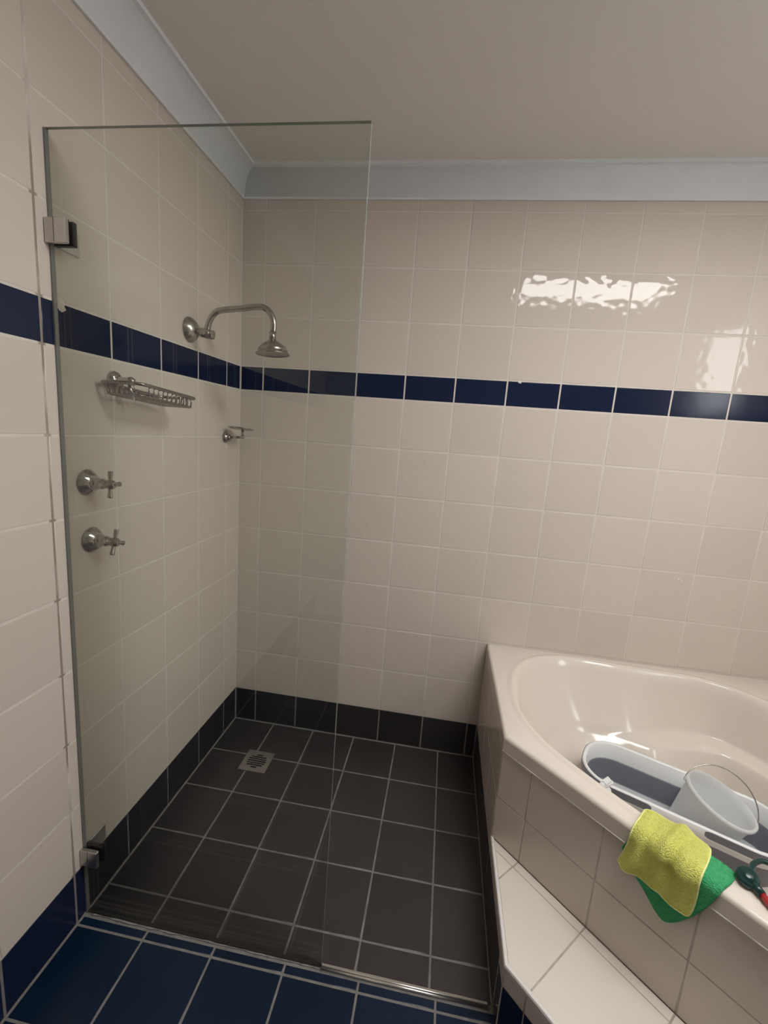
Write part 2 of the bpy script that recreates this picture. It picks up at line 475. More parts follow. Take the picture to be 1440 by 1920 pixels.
# coved cornice: profile (distance from wall, height)
cove = [(0.0, ZCOR), (0.007, ZCOR)]
for k in range(9):
    t = k / 8 * PI / 2
    cove.append((0.009 + 0.058 * (1 - math.cos(t)), ZCOR + 0.006 + 0.072 * math.sin(t)))
cove += [(0.072, ZC - 0.0115), (0.080, ZC - 0.0115), (0.080, ZC), (0.0, ZC)]
def cornice(name, a, b, inw, m0, m1, label):
    """run from a to b along a wall, inw = inward direction, m0 / m1 mitre (1 = inside corner)"""
    a, b, inw = Vector(a), Vector(b), Vector(inw); d = (b - a).normalized(); n = len(cove); v = []
    for d0, z in cove: v.append(a + inw * d0 + d * (d0 * m0) + Vector((0, 0, z)))
    for d0, z in cove: v.append(b + inw * d0 - d * (d0 * m1) + Vector((0, 0, z)))
    f = [(k, k + n, (k + 1) % n + n, (k + 1) % n) for k in range(n)]
    sm = [2 <= k <= 9 for k in range(n)]
    f += [tuple(range(n)), tuple(range(2 * n - 1, n - 1, -1))]; sm += [False, False]
    o = link(name, mk(name, v, f, 'cornice_white', sm)); tag(o, label, kind='structure')
    return o
cornice('trim_1', (0.001, YF, 0), (0.001, -0.001, 0), (1, 0, 0), 1, 1, 'white coved cornice above the shower fittings wall')
cornice('trim_2', (0.001, -0.001, 0), (XR - 0.001, -0.001, 0), (0, -1, 0), 1, 1, 'white coved cornice along the back wall')
cornice('trim_3', (XR - 0.001, -0.001, 0), (XR - 0.001, YF, 0), (-1, 0, 0), 1, 1, 'white coved cornice above the window wall')

# ================================================================== BATH HOB, STEP, BATH
SF = 0.380                       # tiled diagonal front: (x + y) / sqrt2
ZR0, ZR1 = 0.5105, 0.5586        # bath rim
def on_front(x, s): return (x, s * 2 ** 0.5 - x)
hob = MB()
yc = SF * 2 ** 0.5 - XB          # corner of side and front
XE = XR - 0.612                  # far end of the diagonal front
def wall_quad(mb, a, b, inw, t, z0, z1):
    a, b, n = Vector((*a, 0)), Vector((*b, 0)), Vector((*inw, 0)) * t
    v = [a, b, b + n, a + n]; v = [Vector((p.x, p.y, z)) for z in (z0, z1) for p in v]
    mb.add(v, [(3, 2, 1, 0), (4, 5, 6, 7), (0, 1, 5, 4), (1, 2, 6, 5), (2, 3, 7, 6), (3, 0, 4, 7)])
wall_quad(hob, (XB + GR, 0.0), (XB + GR, yc), (1, 0), 0.012, 0, ZR0)
fa = Vector((XB, yc)) + Vector((R2, R2)) * GR; fb = Vector(on_front(XE, SF)) + Vector((R2, R2)) * GR
wall_quad(hob, fa, fb, (R2, R2), 0.012, 0, ZR0)
ye = SF * 2 ** 0.5 - XE          # short far side, squared up to the right wall
wall_quad(hob, (XE, ye + GR), (XR, ye + GR), (0, 1), 0.012, 0, ZR0)
hob_o = hob.build('bath_surround', 'grout_tan')
tag(hob_o, 'cream tiled hob boxed in around the corner bath', 'bath surround')
us = [0.002] + [0.04 + 0.2 * k for k in range(3)] + [-yc]
put_tiles(hob_o, 'side', us, [0.001, ZSK], 'tile_black_skirting', 'skirting_tile')
put_tiles(hob_o, 'side', us, [ZSK, 0.352, ZR0 - 0.001], 'tile_cream', 'wall_tile')
FRAMES['end'] = (lambda u, v: (u, ye, v), (PI / 2, 0, 0))
put_tiles(hob_o, 'end', [XE + 0.002, XE + 0.2, XE + 0.4, XE + 0.6, XR - 0.002], [0.001, ZSK], 'tile_navy', 'skirting_tile')
put_tiles(hob_o, 'end', [XE + 0.002, XE + 0.2, XE + 0.4, XE + 0.6, XR - 0.002], [ZSK, 0.352, ZR0 - 0.001], 'tile_cream', 'wall_tile')
# diagonal front tiles
fx = [XB + 0.001] + [1.2155 + 0.1455 * k for k in range(5)] + [XE]
for i in range(len(fx) - 1):
    for z0, z1 in ((0.2085, 0.352), (0.352, ZR0 - 0.002)):
        w = (fx[i + 1] - fx[i]) * 2 ** 0.5 - 0.003; h = z1 - z0 - 0.0026
        px, py = on_front(fx[i], SF)
        link('wall_tile', tile_mesh(w, h, 'tile_cream'), hob_o, (px + 0.0015 * R2, py - 0.0015 * R2, z0 + 0.0015),
             (PI / 2 + random.uniform(-1, 1) * 0.001, 0, -PI / 4 + random.uniform(-1, 1) * 0.001))

# the step
SS = 0.137; ZS = 0.21; XS1 = 1.86
A, B = (XB, yc), (XB, SS * 2 ** 0.5 - XB)
Cc, D = on_front(XS1, SS), on_front(XS1, SF)
v, f = poly_prism([(XB + GR, yc - 0.004), (XB + GR, B[1] + 0.002), (Cc[0], Cc[1] + 0.003), (D[0], D[1] - 0.001)], 0, ZS - GR, 0.0005)
step_o = MB().add(v, f).build('bath_step', 'grout_tan')
tag(step_o, 'low cream tiled step in front of the corner bath', 'step')
def clip_poly(poly, n, d):
    """keep n . p >= d"""
    out = []
    for i in range(len(poly)):
        a, b = poly[i], poly[(i + 1) % len(poly)]
        da, db = n[0] * a[0] + n[1] * a[1] - d, n[0] * b[0] + n[1] * b[1] - d
        if da >= 0: out.append(a)
        if da * db < 0:
            t = da / (da - db); out.append((a[0] + (b[0] - a[0]) * t, a[1] + (b[1] - a[1]) * t))
    return out
def band_poly(e0, e1, s0, s1):
    """rectangle in step coordinates: e along the front, s inwards"""
    P = [(e0, s0), (e1, s0), (e1, s1), (e0, s1)]
    return [((e + s) * R2, (s - e) * R2) for e, s in P]
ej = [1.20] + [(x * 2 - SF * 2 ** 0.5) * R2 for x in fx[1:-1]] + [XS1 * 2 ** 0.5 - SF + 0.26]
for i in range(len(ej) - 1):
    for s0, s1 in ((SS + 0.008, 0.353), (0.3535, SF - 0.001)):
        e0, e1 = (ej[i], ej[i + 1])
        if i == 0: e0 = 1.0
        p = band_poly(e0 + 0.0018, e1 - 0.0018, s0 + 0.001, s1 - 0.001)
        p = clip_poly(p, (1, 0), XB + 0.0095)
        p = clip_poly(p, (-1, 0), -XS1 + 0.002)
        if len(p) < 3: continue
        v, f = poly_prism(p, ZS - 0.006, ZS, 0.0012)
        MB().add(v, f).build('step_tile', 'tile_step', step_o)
# white edge trim: upright run and diagonal run
def trim_run(a, b, inw, m0, m1):
    prof = [(0.0, ZS - 0.012), (-0.0005, ZS - 0.004), (0.0012, ZS + 0.0002), (0.0045, ZS + 0.0012), (0.0085, ZS + 0.0006), (0.0085, ZS - 0.012)]
    a, b = Vector((*a, 0)), Vector((*b, 0)); d = (b - a).normalized(); n = Vector((*inw, 0)); k = len(prof); v = []
    for o_, z in prof: v.append(a + n * o_ + d * (o_ * m0) + Vector((0, 0, z)))
    for o_, z in prof: v.append(b + n * o_ - d * (o_ * m1) + Vector((0, 0, z)))
    f = [(i, i + k, (i + 1) % k + k, (i + 1) % k) for i in range(k)] + [tuple(range(k)), tuple(range(2 * k - 1, k - 1, -1))]
    MB().add(v, f).build('edge_trim', 'trim_white', step_o)
trim_run((XB, yc), B, (1, 0), 0, math.tan(PI / 8))
trim_run(B, Cc, (R2, R2), math.tan(PI / 8), 0)
# upright faces of the step
put_tiles(step_o, 'side', [-yc, -YG], [0.001, ZSK], 'tile_black_skirting', 'skirting_tile')
put_tiles(step_o, 'side', [-YG, -B[1]], [0.001, 0.149], 'tile_navy', 'skirting_tile')
put_tiles(step_o, 'side', [-yc, -YG], [ZSK, ZS - 0.012], 'tile_cream', 'riser_tile')
put_tiles(step_o, 'side', [-YG, -B[1]], [0.149, ZS - 0.012], 'tile_cream', 'riser_tile')
sx = [XB + 0.001] + [1.1866 + 0.1455 * k for k in range(5)] + [XS1]
for i in range(len(sx) - 1):
    w = (sx[i + 1] - sx[i]) * 2 ** 0.5 - 0.003
    px, py = on_front(sx[i], SS)
    for z0, z1, mm, nm in ((0.001, 0.149, 'tile_navy', 'skirting_tile'), (0.149, ZS - 0.012, 'tile_cream', 'riser_tile')):
        link(nm, tile_mesh(w, z1 - z0 - 0.003, mm), step_o, (px + 0.0015 * R2, py - 0.0015 * R2, z0 + 0.0015), (PI / 2, 0, -PI / 4))

for z0, z1, mm, nm in ((0.001, 0.149, 'tile_navy', 'skirting_tile'), (0.149, ZS - 0.003, 'tile_cream', 'riser_tile')):   # far end of the step
    link(nm, tile_mesh(D[1] - Cc[1] - 0.006, z1 - z0 - 0.003, mm), step_o, (XS1 + 0.0012, Cc[1] + 0.003, z0 + 0.0015), (PI / 2, 0, PI / 2))
# ---- the corner bath (one moulded shell)
BC = Vector((1.88, -0.62))
half = [  # outline of the basin from the middle of the front to the back corner: x, y, slope at ledge height, ledge width
    (1.561, -0.939, .030, 0), (1.43, -0.812, .030, 0), (1.33, -0.702, .045, 0), (1.262, -0.612, .075, 0), (1.222, -0.52, .11, 0),
    (1.205, -0.42, .13, 0), (1.211, -0.305, .145, 0), (1.243, -0.195, .155, 0), (1.305, -0.110, .165, 0), (1.395, -0.060, .175, 0),
    (1.50, -0.045, .185, .0), (1.63, -0.056, .16, .035), (1.78, -0.066, .092, .070), (1.92, -0.076, .055, .085),
    (2.02, -0.11, .035, .08), (2.11, -0.19, .035, .075), (2.19, -0.31, .035, .075)]
full = list(half) + [(XR + p[1], p[0] - XR, p[2], p[3]) for p in half[-2:0:-1]]
ang = []; 
for p in full:
    d = Vector(p[:2]) - BC; ang.append((math.atan2(d.y, d.x) % (2 * PI), d.length, p[2], p[3]))
ang.sort()
TA = np.array([a[0] for a in ang]); TA3 = np.concatenate([TA - 2 * PI, TA, TA + 2 * PI])
def periodic(col):
    c = np.array([a[col] for a in ang]); c3 = np.concatenate([c, c, c])
    # cubic Hermite with finite-difference slopes
    sl = np.gradient(c3, TA3)
    def fn(t):
        i = int(np.searchsorted(TA3, t, 'right')) - 1
        h = TA3[i + 1] - TA3[i]; u = (t - TA3[i]) / h
        return ((2*u**3-3*u*u+1)*c3[i] + (u**3-2*u*u+u)*h*sl[i] + (-2*u**3+3*u*u)*c3[i+1] + (u**3-u*u)*h*sl[i+1])
    return fn
fr_, fd_, fl_ = periodic(1), periodic(2), periodic(3)
X0 = XB - 0.0005; so = SF - 0.003
outer = [(X0, -0.0015), (X0, so * 2 ** 0.5 - X0), (XR + (so * 2 ** 0.5 - X0), X0 - XR), (XR - 0.0015, X0 - XR), (XR - 0.0015, -0.0015)]
outer = [(outer[0]), outer[1], outer[2], outer[3], outer[4]]
def ray_poly(t, poly):
    d = Vector((math.cos(t), math.sin(t))); best = None
    for i in range(len(poly)):
        a, b = Vector(poly[i]), Vector(poly[(i + 1) % len(poly)]); e = b - a
        den = d.x * e.y - d.y * e.x
        if abs(den) < 1e-9: continue
        w = a - BC; k = (w.x * e.y - w.y * e.x) / den; s = (w.x * d.y - w.y * d.x) / den
        if k > 0 and -1e-6 <= s <= 1 + 1e-6 and (best is None or k < best): best = k
    return best
def inset_poly(poly, dd):
    n = len(poly); P = [Vector(p) for p in poly]
    area = sum(P[i].x * P[(i + 1) % n].y - P[(i + 1) % n].x * P[i].y for i in range(n)); sg = 1 if area > 0 else -1
    out = []
    for i in range(n):
        e1 = (P[i] - P[i - 1]).normalized(); e2 = (P[(i + 1) % n] - P[i]).normalized()
        n1 = Vector((-e1.y, e1.x)) * sg; n2 = Vector((-e2.y, e2.x)) * sg
        out.append(tuple(P[i] + (n1 + n2) * (dd / (1 + n1.dot(n2)))))
    return out
thetas = sorted(set([round(2 * PI * k / 168, 5) for k in range(168)] +
                    [round(math.atan2(p[1] - BC.y, p[0] - BC.x) % (2 * PI), 5) for p in outer]))
rings = []
for dd, z in ((0.0, ZR0), (0.0, ZR1 - 0.011), (0.0012, ZR1 - 0.006), (0.0042, ZR1 - 0.002), (0.010, ZR1)):
    pl = inset_poly(outer, dd)
    rings.append([(ray_poly(t, pl), z) for t in thetas])
def ring(fn): rings.append([fn(t) for t in thetas])
ring(lambda t: (min(fr_(t) + 0.030, rings[4][thetas.index(t)][0] - 0.004), ZR1))
ring(lambda t: (min(fr_(t) + 0.020, rings[4][thetas.index(t)][0] - 0.003), ZR1 + 0.0008))
ring(lambda t: (min(fr_(t) + 0.011, rings[4][thetas.index(t)][0] - 0.002), ZR1 + 0.0045))
ring(lambda t: (fr_(t) + 0.003, ZR1 + 0.0045))
ring(lambda t: (fr_(t) - 0.006, ZR1 - 0.002))
ZL = 0.36
for g, zz in ((0.09, 0.530), (0.24, 0.49), (0.44, 0.445), (0.64, 0.405), (0.81, 0.375)):
    ring(lambda t, g=g, zz=zz: (fr_(t) - 0.010 - fd_(t) * g, zz))
def led(t): return max(fl_(t), 0.0)
def lk(t): return min(led(t) / .065, 1.0)      # 1 where there is a ledge
ring(lambda t: (fr_(t) - 0.010 - fd_(t) * 0.86 - 0.001, ZL + 0.006))
ring(lambda t: (fr_(t) - 0.010 - fd_(t) * 0.905 - 0.005 * lk(t), ZL + 0.001 - 0.004 * (1 - lk(t))))
ring(lambda t: (fr_(t) - 0.010 - fd_(t) * 0.96 - max(led(t) - 0.006, 0), ZL - 0.001 - 0.010 * (1 - lk(t))))
ring(lambda t: (fr_(t) - 0.010 - fd_(t) * 0.985 - led(t) - 0.001, ZL - 0.004 - 0.012 * (1 - lk(t))))
ring(lambda t: (fr_(t) - 0.011 - fd_(t) * 1.03 - led(t) - 0.003, ZL - 0.012 - 0.012 * (1 - lk(t))))
for g, dd, zz in ((1.18, .008, .32), (1.45, .014, .26), (1.75, .026, .20), (1.98, .045, .160), (2.15, .075, .135), (2.25, .12, .124), (2.35, .18, .120)):
    ring(lambda t, g=g, dd=dd, zz=zz: (max(fr_(t) - 0.012 - fd_(t) * g - led(t) - dd, 0.1 + .01 * (.2 - dd)), zz))
ring(lambda t: (0.06, 0.1185))
nT = len(thetas); v = []; f = []
for rg in rings:
    for (r, z), t in zip(rg, thetas): v.append((BC.x + r * math.cos(t), BC.y + r * math.sin(t), z))
for i in range(len(rings) - 1):
    for k in range(nT):
        k2 = (k + 1) % nT; f.append((i * nT + k, i * nT + k2, (i + 1) * nT + k2, (i + 1) * nT + k))
v.append((BC.x, BC.y, 0.118)); c0 = len(v) - 1; b0 = (len(rings) - 1) * nT
for k in range(nT): f.append((b0 + k, b0 + (k + 1) % nT, c0))
sm = [True] * len(f)
for k in range(nT): sm[k] = False
bath = link('corner_bath', mk('corner_bath', v, f, 'bath_acrylic', sm))
tag(bath, 'cream acrylic corner bath with moulded ledge set into the tiled hob', 'bath')
rl = []
for k in range(40):
    x = XB - 0.0005 + (XE - XB) * k / 39
    rl.append((*on_front(x, SF - 0.0022 + random.uniform(-1, 1) * 0.0006), ZR0 - 0.0012))
MB().tube(rl, 0.0018, 6).build('sealant_line', 'silicone_white', bath)
MB().lathe([(0.0, 0.004), (0.022, 0.004), (0.030, 0.0025), (0.032, 0.0)], (BC.x, BC.y, 0.1184), (0, 0, 1)).build('waste_cover', 'chrome', bath)

# ================================================================== SHOWER SCREEN
scr = empty('shower_screen', (0.35, YG, 0.0)); SO = (0.35, YG, 0.0)
tag(scr, 'frameless clear glass shower screen clamped to the tiled wall', 'shower screen')
gx0, gx1, gz0, gz1 = 0.0036, 0.696, 0.004, 1.984
def edge_box(name, lo, hi, parent, org):
    x0, y0, z0 = lo; x1, y1, z1 = hi
    o = Vector(org)
    v = [Vector((x, y, z)) - o for z in (z0, z1) for y in (y0, y1) for x in (x0, x1)]
    f = [(0, 2, 3, 1), (4, 5, 7, 6), (0, 1, 5, 4), (2, 6, 7, 3), (0, 4, 6, 2), (1, 3, 7, 5)]
    return link(name, mk(name, v, f, None, mats=['screen_glass', 'glass_edge', 'rubber_and_dark'], fm=[2, 1, 0, 0, 1, 1]), parent)
edge_box('glass_pane', (gx0, YG - 0.004, gz0), (gx1, YG + 0.004, gz1), scr, SO)
def clamp(z0, z1):
    c = MB().box((0.0005, YG - 0.0165, z0), (0.052, YG - 0.0055, z1), 0.0018).build('clamp', 'steel', scr, SO)
    MB().box((0.024, YG - 0.0169, z0 + 0.001), (0.0248, YG - 0.016, z1 - 0.001)).build('clamp_seam', 'rubber_and_dark', c, (0, 0, 0)).location = Vector((0, 0, 0)) - Vector(SO)
    g = MB(); g.box((0.003, YG - 0.0055, z0 + 0.001), (0.051, YG - 0.0042, z1 - 0.001)); g.box((0.003, YG + 0.0042, z0 + 0.001), (0.051, YG + 0.0055, z1 - 0.001))
    o = g.build('gasket', 'rubber_and_dark', c); o.location = -Vector(SO)
    r = MB().box((0.0005, YG + 0.0055, z0), (0.052, YG + 0.0165, z1), 0.0018).build('back_plate', 'rubber_and_dark', c); r.location = -Vector(SO)  # steel half of the clamp, its dark reflection put in as black colour
    w = MB().box((0.0003, YG + 0.0166, z0), (0.006, YG + 0.072, z1), 0.001).build('wall_plate', 'steel', c); w.location = -Vector(SO)
clamp(1.760, 1.810); clamp(0.172, 0.222)
# ragged silicone bead along the foot of the glass and sealant at the wall
sb = MB(); pts = []; rad = []
for k in range(60):
    x = 0.02 + (0.69 - 0.02) * k / 59
    pts.append((x, YG - 0.0065 + random.uniform(-1, 1) * 0.0012, 0.001)); rad.append(0.0008 + (0.5 + 0.5 * math.sin(k * 0.9 + 2 * math.sin(k * 0.37))) ** 3 * (0.0034 if k < 34 else 0.0016) * random.uniform(0.6, 1))
sb.tube(pts, rad, 6); sb.build('silicone_bead', 'silicone', scr, SO)
MB().box((0.0002, YG - 0.0046, 0.003), (0.0046, YG + 0.0046, 1.984)).build('wall_seal', 'seal_grey', scr, SO)

# threshold strip
ts = MB()
prof = [(-0.909, -0.001), (-0.909, 0.003)] + [(-0.9045 - 0.0045 * math.cos(k * PI / 6), 0.003 + 0.0055 * math.sin(k * PI / 6)) for k in range(1, 6)] + [(-0.899, 0.0045), (-0.8985, 0.0058), (-0.8925, 0.0045), (-0.8915, -0.001)]
n_ = len(prof); v = [(x, y, z) for x in (0.697, XB - 0.012) for y, z in prof]
f = [(k, (k + 1) % n_, (k + 1) % n_ + n_, k + n_) for k in range(n_)] + [tuple(reversed(range(n_))), tuple(range(n_, 2 * n_))]
ts.add(v, f, False)
for k in range(1, 8): ts.sm[k] = True
strip = ts.build('threshold_strip', 'strip_metal'); tag(strip, 'narrow chrome threshold strip across the shower opening', 'trim strip')

# floor drain
dx0, dx1, dy0, dy1 = 0.163, 0.279, -0.305, -0.189
dr = empty('floor_drain', ((dx0 + dx1) / 2, (dy0 + dy1) / 2, 0)); DO = tuple(dr.location)
tag(dr, 'square steel floor drain with slotted round grate', 'drain')
g = MB(); cxd, cyd = DO[0], DO[1]; rad = 0.040; nsl = 7; pit = 2 * rad / nsl
za, zb = 0.0004, 0.0028; ys = dy0
for k in range(nsl):
    yk = cyd - rad + (k + 0.5) * pit; y0s, y1s = yk - pit * 0.33, yk + pit * 0.33
    hl = math.sqrt(max(rad * rad - (yk - cyd) ** 2, 0)) * (1.0 if 0 < k < nsl - 1 else 0.62)
    g.box((dx0, ys, za), (dx1, y0s, zb))
    g.box((dx0, y0s, za), (cxd - hl, y1s, zb)); g.box((cxd + hl, y0s, za), (dx1, y1s, zb)); ys = y1s
g.box((dx0, ys, za), (dx1, dy1, zb))
g.build('grate', 'steel', dr, DO)
MB().box((dx0 + 0.004, dy0 + 0.004, 0.0001), (dx1 - 0.004, dy1 - 0.004, 0.0005)).build('slot_shade', 'rubber_and_dark', dr, DO)  # thin black sheet over the tile, painting the pit's shade in the slots

# ================================================================== SHOWER FITTINGS
def lathe_part(name, prof, org, ax, m, parent, base, n=30, **k):
    return MB().lathe(prof, org, ax, n, **k).build(name, m, parent, base)
# shower arm and rose
by, bz = -0.374, 1.7055
sh = empty('wall_shower', (0, by, bz)); SHO = (0, by, bz)
tag(sh, 'old chrome shower rose on a bent arm from the wall', 'shower head')
lathe_part('wall_flange', [(0.041, 0.0005), (0.041, 0.004), (0.039, 0.007), (0.035, 0.013), (0.028, 0.021), (0.020, 0.027), (0.012, 0.030)], (0, by, bz), (1, 0, -0.02), 'chrome_worn', sh, SHO)
lathe_part('spindle', [(0.0095, 0.028), (0.0095, 0.036), (0.014, 0.041), (0.0155, 0.050), (0.0145, 0.058), (0.0155, 0.062), (0.0155, 0.074), (0.012, 0.078)], (0, by, bz), (1, 0, -0.16), 'chrome_worn', sh, SHO)
lathe_part('locking_nut', [(0.010, 0.078), (0.015, 0.080), (0.015, 0.087), (0.009, 0.090)], (0, by, bz), (1, 0, -0.16), 'chrome_worn', sh, SHO, n=8, smooth=False)
armp = catmull([(0.064, by, 1.702), (0.068, by, 1.722), (0.078, by, 1.746), (0.098, by, 1.7655), (0.125, by, 1.7725), (0.185, by, 1.779), (0.243, by, 1.786),
                (0.268, by, 1.781), (0.287, by, 1.764), (0.2965, by, 1.738), (0.2955, by, 1.710)], 6)
MB().tube(armp, 0.0098, 14).build('arm', 'chrome_worn', sh, SHO)
hx = 0.2935
lathe_part('neck', [(0.0065, 1.716), (0.0065, 1.710), (0.0108, 1.709), (0.0108, 1.690), (0.0085, 1.687)], (hx, by, 0), (-0.0, 0, 1), 'chrome_worn', sh, SHO)
ra = Vector((0.05, -0.02, -1)).normalized()
lathe_part('rose', [(0.0095, 0.0), (0.0115, 0.004), (0.018, 0.0095), (0.029, 0.016), (0.039, 0.023), (0.0455, 0.031), (0.0480, 0.0375), (0.0470, 0.0395), (0.0490, 0.0405), (0.0500, 0.0455), (0.0540, 0.048), (0.0548, 0.0508), (0.051, 0.0515), (0.0, 0.0495)], (hx, by, 1.690), ra, 'chrome_worn', sh, SHO, n=36)

# taps
def tap(y, z, lean, twist, letter, label):
    t = empty('shower_tap', (0, y, z)); base = (0, y, z)
    tag(t, label, 'tap', 'shower taps')
    ax = (1, 0, 0)
    lathe_part('flange', [(0.0335, 0.0004), (0.0335, 0.003), (0.032, 0.005), (0.0195, 0.021), (0.017, 0.022)], base, ax, 'chrome', t, base, n=40)
    lathe_part('spindle', [(0.0165, 0.020), (0.0165, 0.028), (0.012, 0.038), (0.0135, 0.040), (0.0135, 0.046), (0.009, 0.049), (0.0085, 0.058)], base, ax, 'chrome', t, base)
    h = lathe_part('handle', [(0.007, 0.055), (0.0115, 0.058), (0.0125, 0.066), (0.0115, 0.072), (0.0085, 0.074), (0.0085, 0.0775), (0.0075, 0.0785)], base, ax, 'chrome_worn', t, base)
    for k in range(4):
        an = twist + k * PI / 2
        d = Vector((0, math.sin(an), math.cos(an)))
        o = MB().lathe([(0.0042, 0.008), (0.0045, 0.012), (0.0062, 0.030), (0.0066, 0.032), (0.0050, 0.034)], Vector(base) + Vector((0.0655, 0, 0)), d, 12).build('spoke', 'chrome_worn', h, base)
    L_ = MB(); cx = 0.0787
    if letter == 'H':
        for s in (-1, 1): L_.box((cx, y + s * 0.0018 - 0.0005, z - 0.003), (cx + 0.0003, y + s * 0.0018 + 0.0005, z + 0.003))
        L_.box((cx, y - 0.0018, z - 0.0005), (cx + 0.0003, y + 0.0018, z + 0.0005))
    else:
        for k in range(9):
            an = PI * (0.28 + 1.44 * k / 8); a2 = Vector((cx, y + 0.0027 * math.cos(an), z + 0.0030 * math.sin(an)))
            L_.box((cx, a2.y - 0.0006, a2.z - 0.0006), (cx + 0.0003, a2.y + 0.0006, a2.z + 0.0006))
    L_.build('letter', 'ink', h, base)
    return t
tap(-0.8287, 1.2335, 0, 0.06, 'H', 'upper chrome cross-handle shower tap on the tiled wall')
tap(-0.8220, 1.0825, 0, 0.30, 'C', 'lower chrome cross-handle shower tap on the tiled wall')

# corner soap dish
sy, sz = -0.126, 1.3485
sd = empty('soap_dish', (0, sy, sz)); SDO = (0, sy, sz)
tag(sd, 'small round metal soap dish on a short wall arm in the shower corner', 'soap dish')
lathe_part('flange', [(0.023, 0.0004), (0.023, 0.003), (0.0205, 0.006), (0.0205, 0.009), (0.017, 0.013), (0.012, 0.017), (0.013, 0.022), (0.0095, 0.026)], SDO, (1, 0, 0.05), 'chrome_worn', sd, SDO)
MB().tube([(0.022, sy, sz + 0.001), (0.074, sy, sz + 0.006)], 0.0052, 12).build('arm', 'chrome_worn', sd, SDO)
lathe_part('knuckle', [(0.0, -0.0078), (0.005, -0.006), (0.0078, 0.0), (0.005, 0.006), (0.0, 0.0078)], (0.0755, sy, sz + 0.0065), (0, 0, 1), 'chrome_worn', sd, SDO, n=16)
MB().tube([(0.0755, sy, sz + 0.008), (0.0755, sy, sz + 0.037)], 0.0052, 12).build('post', 'chrome_worn', sd, SDO)
lathe_part('tray', [(0.0, 0.034), (0.030, 0.034), (0.046, 0.037), (0.051, 0.041), (0.050, 0.0422), (0.045, 0.0395), (0.030, 0.037), (0.0, 0.037)], (0.064, sy, sz), (0.03, 0.10, 1), 'chrome_worn', sd, SDO)

# wire basket, sagging a little towards the corner
bk = empty('wire_basket', (0, -0.7313, 1.495)); BO = (0, -0.7313, 1.495)
tag(bk, 'chrome wire soap basket sagging from a round wall flange', 'wire basket')
ny, fy, bx0, bx1 = -0.795, -0.545, 0.012, 0.132
def bz_(y): return 1.4875 - (y - ny) * 0.068
def rrect(x0, x1, y0, y1, r, dz, n=6):
    p = []
    for cx, cy, a0 in ((x1 - r, y0 + r, -PI / 2), (x1 - r, y1 - r, 0), (x0 + r, y1 - r, PI / 2), (x0 + r, y0 + r, PI)):
        for k in range(n + 1):
            a = a0 + PI / 2 * k / n; x = cx + r * math.cos(a); y = cy + r * math.sin(a); p.append((x, y, bz_(y) + dz))
    return p
MB().tube(rrect(bx0, bx1, ny, fy, 0.026, 0.0), 0.0045, 10, closed=True).build('top_ring', 'chrome_dark', bk, BO)
MB().tube(rrect(bx0 + 0.008, bx1 - 0.007, ny + 0.008, fy - 0.007, 0.022, -0.0265), 0.0019, 8, closed=True).build('base_ring', 'chrome_dark', bk, BO)
for k in range(11):        # cross wires running under the tray and up both long sides
    y = ny + 0.034 + (fy - ny - 0.062) * k / 10; z = bz_(y)
    MB().tube([(bx0, y, z), (bx0 + 0.006, y, z - 0.024), (bx0 + 0.010, y, z - 0.0275), (bx1 - 0.010, y, z - 0.0275), (bx1 - 0.005, y, z - 0.024), (bx1 - 0.001, y, z)], 0.0021, 7).build('cross_wire', 'chrome_dark', bk, BO)
for k in range(6):         # wires along the tray
    x = bx0 + 0.022 + k * 0.0155
    MB().tube([(x, ny, bz_(ny)), (x, ny + 0.006, bz_(ny) - 0.024), (x, ny + 0.012, bz_(ny) - 0.0275), (x, fy - 0.012, bz_(fy) - 0.0275), (x, fy - 0.005, bz_(fy) - 0.024), (x, fy - 0.001, bz_(fy))], 0.0016, 7).build('long_wire', 'chrome_dark', bk, BO)
lathe_part('flange', [(0.023, 0.0004), (0.023, 0.004), (0.0215, 0.009), (0.018, 0.014), (0.012, 0.018)], (0, -0.727, 1.4985), (1, 0, 0), 'chrome', bk, BO)
lathe_part('bracket_arm', [(0.0105, 0.014), (0.0095, 0.020), (0.0095, 0.046), (0.0112, 0.050), (0.0112, 0.056), (0.008, 0.062), (0.003, 0.0645)], (0, -0.727, 1.4985), (1, -0.02, -0.03), 'chrome', bk, BO)
MB().tube([(0.045, -0.727, 1.493), (0.050, -0.725, 1.470), (0.058, -0.715, 1.458)], 0.004, 8).build('clip', 'chrome', bk, BO)
tg_ = MB().tube(catmull([(0.085, -0.765, 1.459), (0.088, -0.764, 1.452), (0.086, -0.761, 1.446), (0.090, -0.757, 1.441)], 4), 0.0014, 6).build('tie', 'plastic_white', bk, BO)

